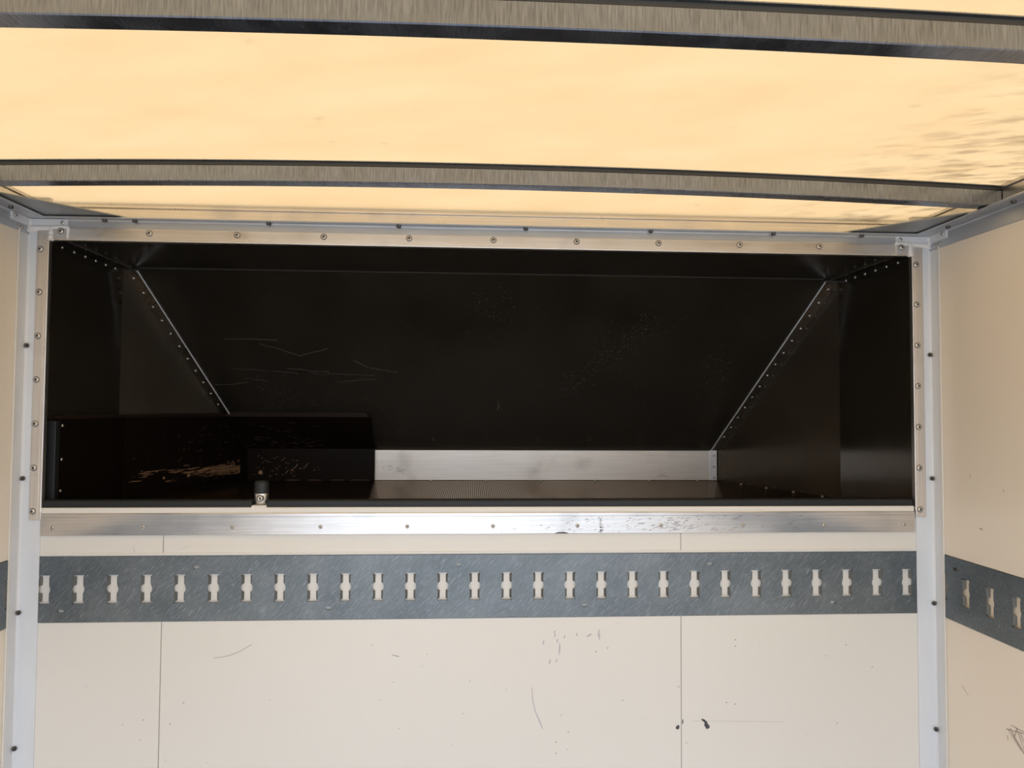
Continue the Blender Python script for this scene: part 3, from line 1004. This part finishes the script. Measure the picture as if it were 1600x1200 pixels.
for k in range(80):
    a_, z = random.uniform(0.02, 0.5), random.uniform(1.462, 1.655)
    if random.random() < 0.5:
        a_ = random.uniform(0.2, 0.5)
    w = random.uniform(0.002, 0.016)
    w = min(w, .515-a_)
    sc.append([(a_, z, .0004), (a_+w/2, z+random.uniform(0, .002), random.uniform(.0006, .0018)), (a_+w, z+w*random.uniform(-.1, .4), .0004)])
marks(cb, 'scratches', palescr, sc, oncham, True)
onfb = lambda a_, b_: (a_, YF-0.0206, b_)
sc = [blob(-0.8076, 1.4706, 0.016, 0.014)]
sc += [[(x, z, .0008), (x+.007, z+.008, .002), (x+.010, z+.013, .0008)] for x, z in ((-0.70, 1.476), (-0.690, 1.484), (-0.686, 1.490), (-0.657, 1.484), (-0.650, 1.492), (-0.72, 1.467))]
sc += [[(x, z, .0006), (x+random.uniform(.002, .01), z+random.uniform(-.002, .004), .0014)] for x, z in [(random.uniform(-0.855, -0.6), random.uniform(1.447, 1.53)) for k in range(40)]]
sc += [[(x, 1.4435, .0006), (x+.02, 1.4437, .001), (x+.05, 1.4434, .0006)] for x in (-0.72, -0.64, -0.56, -0.49, -0.47)]
marks(fb, 'knocks', wood, sc, onfb, True)
sc = []
for k in range(44):
    x, z = random.uniform(-0.86, -0.60), random.uniform(1.56, 1.60) if random.random() < .6 else random.uniform(1.57, 1.665)
    w = random.uniform(.006, .03)
    sc.append([(x, z, .0006), (x+w/2, z+random.uniform(-.001, .002), random.uniform(.0008, .0022)), (x+w, z, .0006)])
onfl = lambda a_, b_: (a_, YF-0.0206-(b_-ZU-.006)-.0004, b_-.0004)
marks(fb, 'upper_scratches', mat('brown_scratch', (0.11, 0.07, 0.055, 1), 0.6), sc, onfl, True)

# rubber edge strips on the sill
def rub(x0, x1, label):
    bm = bmesh.new()
    z_ = SILL+0.0124
    prism(bm, [(0.0, z_), (0.0, z_+0.0125), (0.003, z_+0.0160), (0.027, z_+0.0160), (0.031, z_+0.012), (0.031, z_)], 'X', x0, x1, 0.0006)
    box(bm, x0, x1, -0.0010, 0.0002, z_+0.0025, z_+0.0050)
    return tag(obj('rubber_edging', bm, rubber), label, 'rubber strip')
rub(-1.0270, -0.5612, 'short black rubber edging on the sill left of the metal buffer')
rub(-0.5258, 1.0240, 'long black rubber edging on the sill right of the metal buffer')
bm = bmesh.new()
prism(bm, [(-1.0488, 0.036), (-1.0265, 0.040), (-1.0265, 0.0572), (-1.0488, 0.0572)], 'Z', ZF+0.001, 1.668, 0.001)
tag(obj('rubber_upright', bm, rubber), 'upright dark rubber edging at the near end of the black lining board', 'rubber strip')

# cylindrical buffer
BX, BY, BZ = -0.5430, 0.0145, SILL+0.0168
t = thing('rubber_buffer', 'small round buffer with black rubber cap on a bolted metal foot', 'buffer', (BX, BY, BZ))
def vlathe(bm, prof, cx_, cy_, seg=28, squash=1.0):
    rings = [[bm.verts.new((cx_+r*math.cos(2*PI*k/seg), cy_+squash*r*math.sin(2*PI*k/seg), z)) for k in range(seg)] for r, z in prof]
    for i in range(len(rings)-1):
        for k in range(seg):
            j = (k+1) % seg
            bm.faces.new((rings[i][k], rings[i][j], rings[i+1][j], rings[i+1][k])).smooth = True
    bm.faces.new(rings[0][::-1])
    bm.faces.new(rings[-1])
bm = bmesh.new()
vlathe(bm, [(0.0115, BZ), (0.0135, BZ+.004), (0.0155, BZ+.009), (0.0160, BZ+.024), (0.0160, BZ+.028)], BX, BY, squash=.85)
foot = obj('metal_foot', bm, alu_v, t)
bm = bmesh.new()
vlathe(bm, [(0.0164, BZ+.0265), (0.0168, BZ+.029), (0.0166, BZ+.050), (0.0158, BZ+.0525), (0.0148, BZ+.0530), (0.0144, BZ+.0548), (0.008, BZ+.056)], BX, BY, squash=.85)
obj('rubber_cap', bm, rubber, t)
bm = bmesh.new()
lathe(bm, [(0.0078, -0.002), (0.0078, 0.0012), (0.0062, 0.0014), (0.0060, 0.0045), (0.0050, 0.0055), (0.0026, 0.0055), (0.0024, 0.0035), (0, 0.0035)], 20, (BX+.0015, BY-.0135, BZ+.016), [0, 1, 0, 0, 0, 1, 1])
obj('bolt', bm, steel, t, mats=[steel, darkscrew])
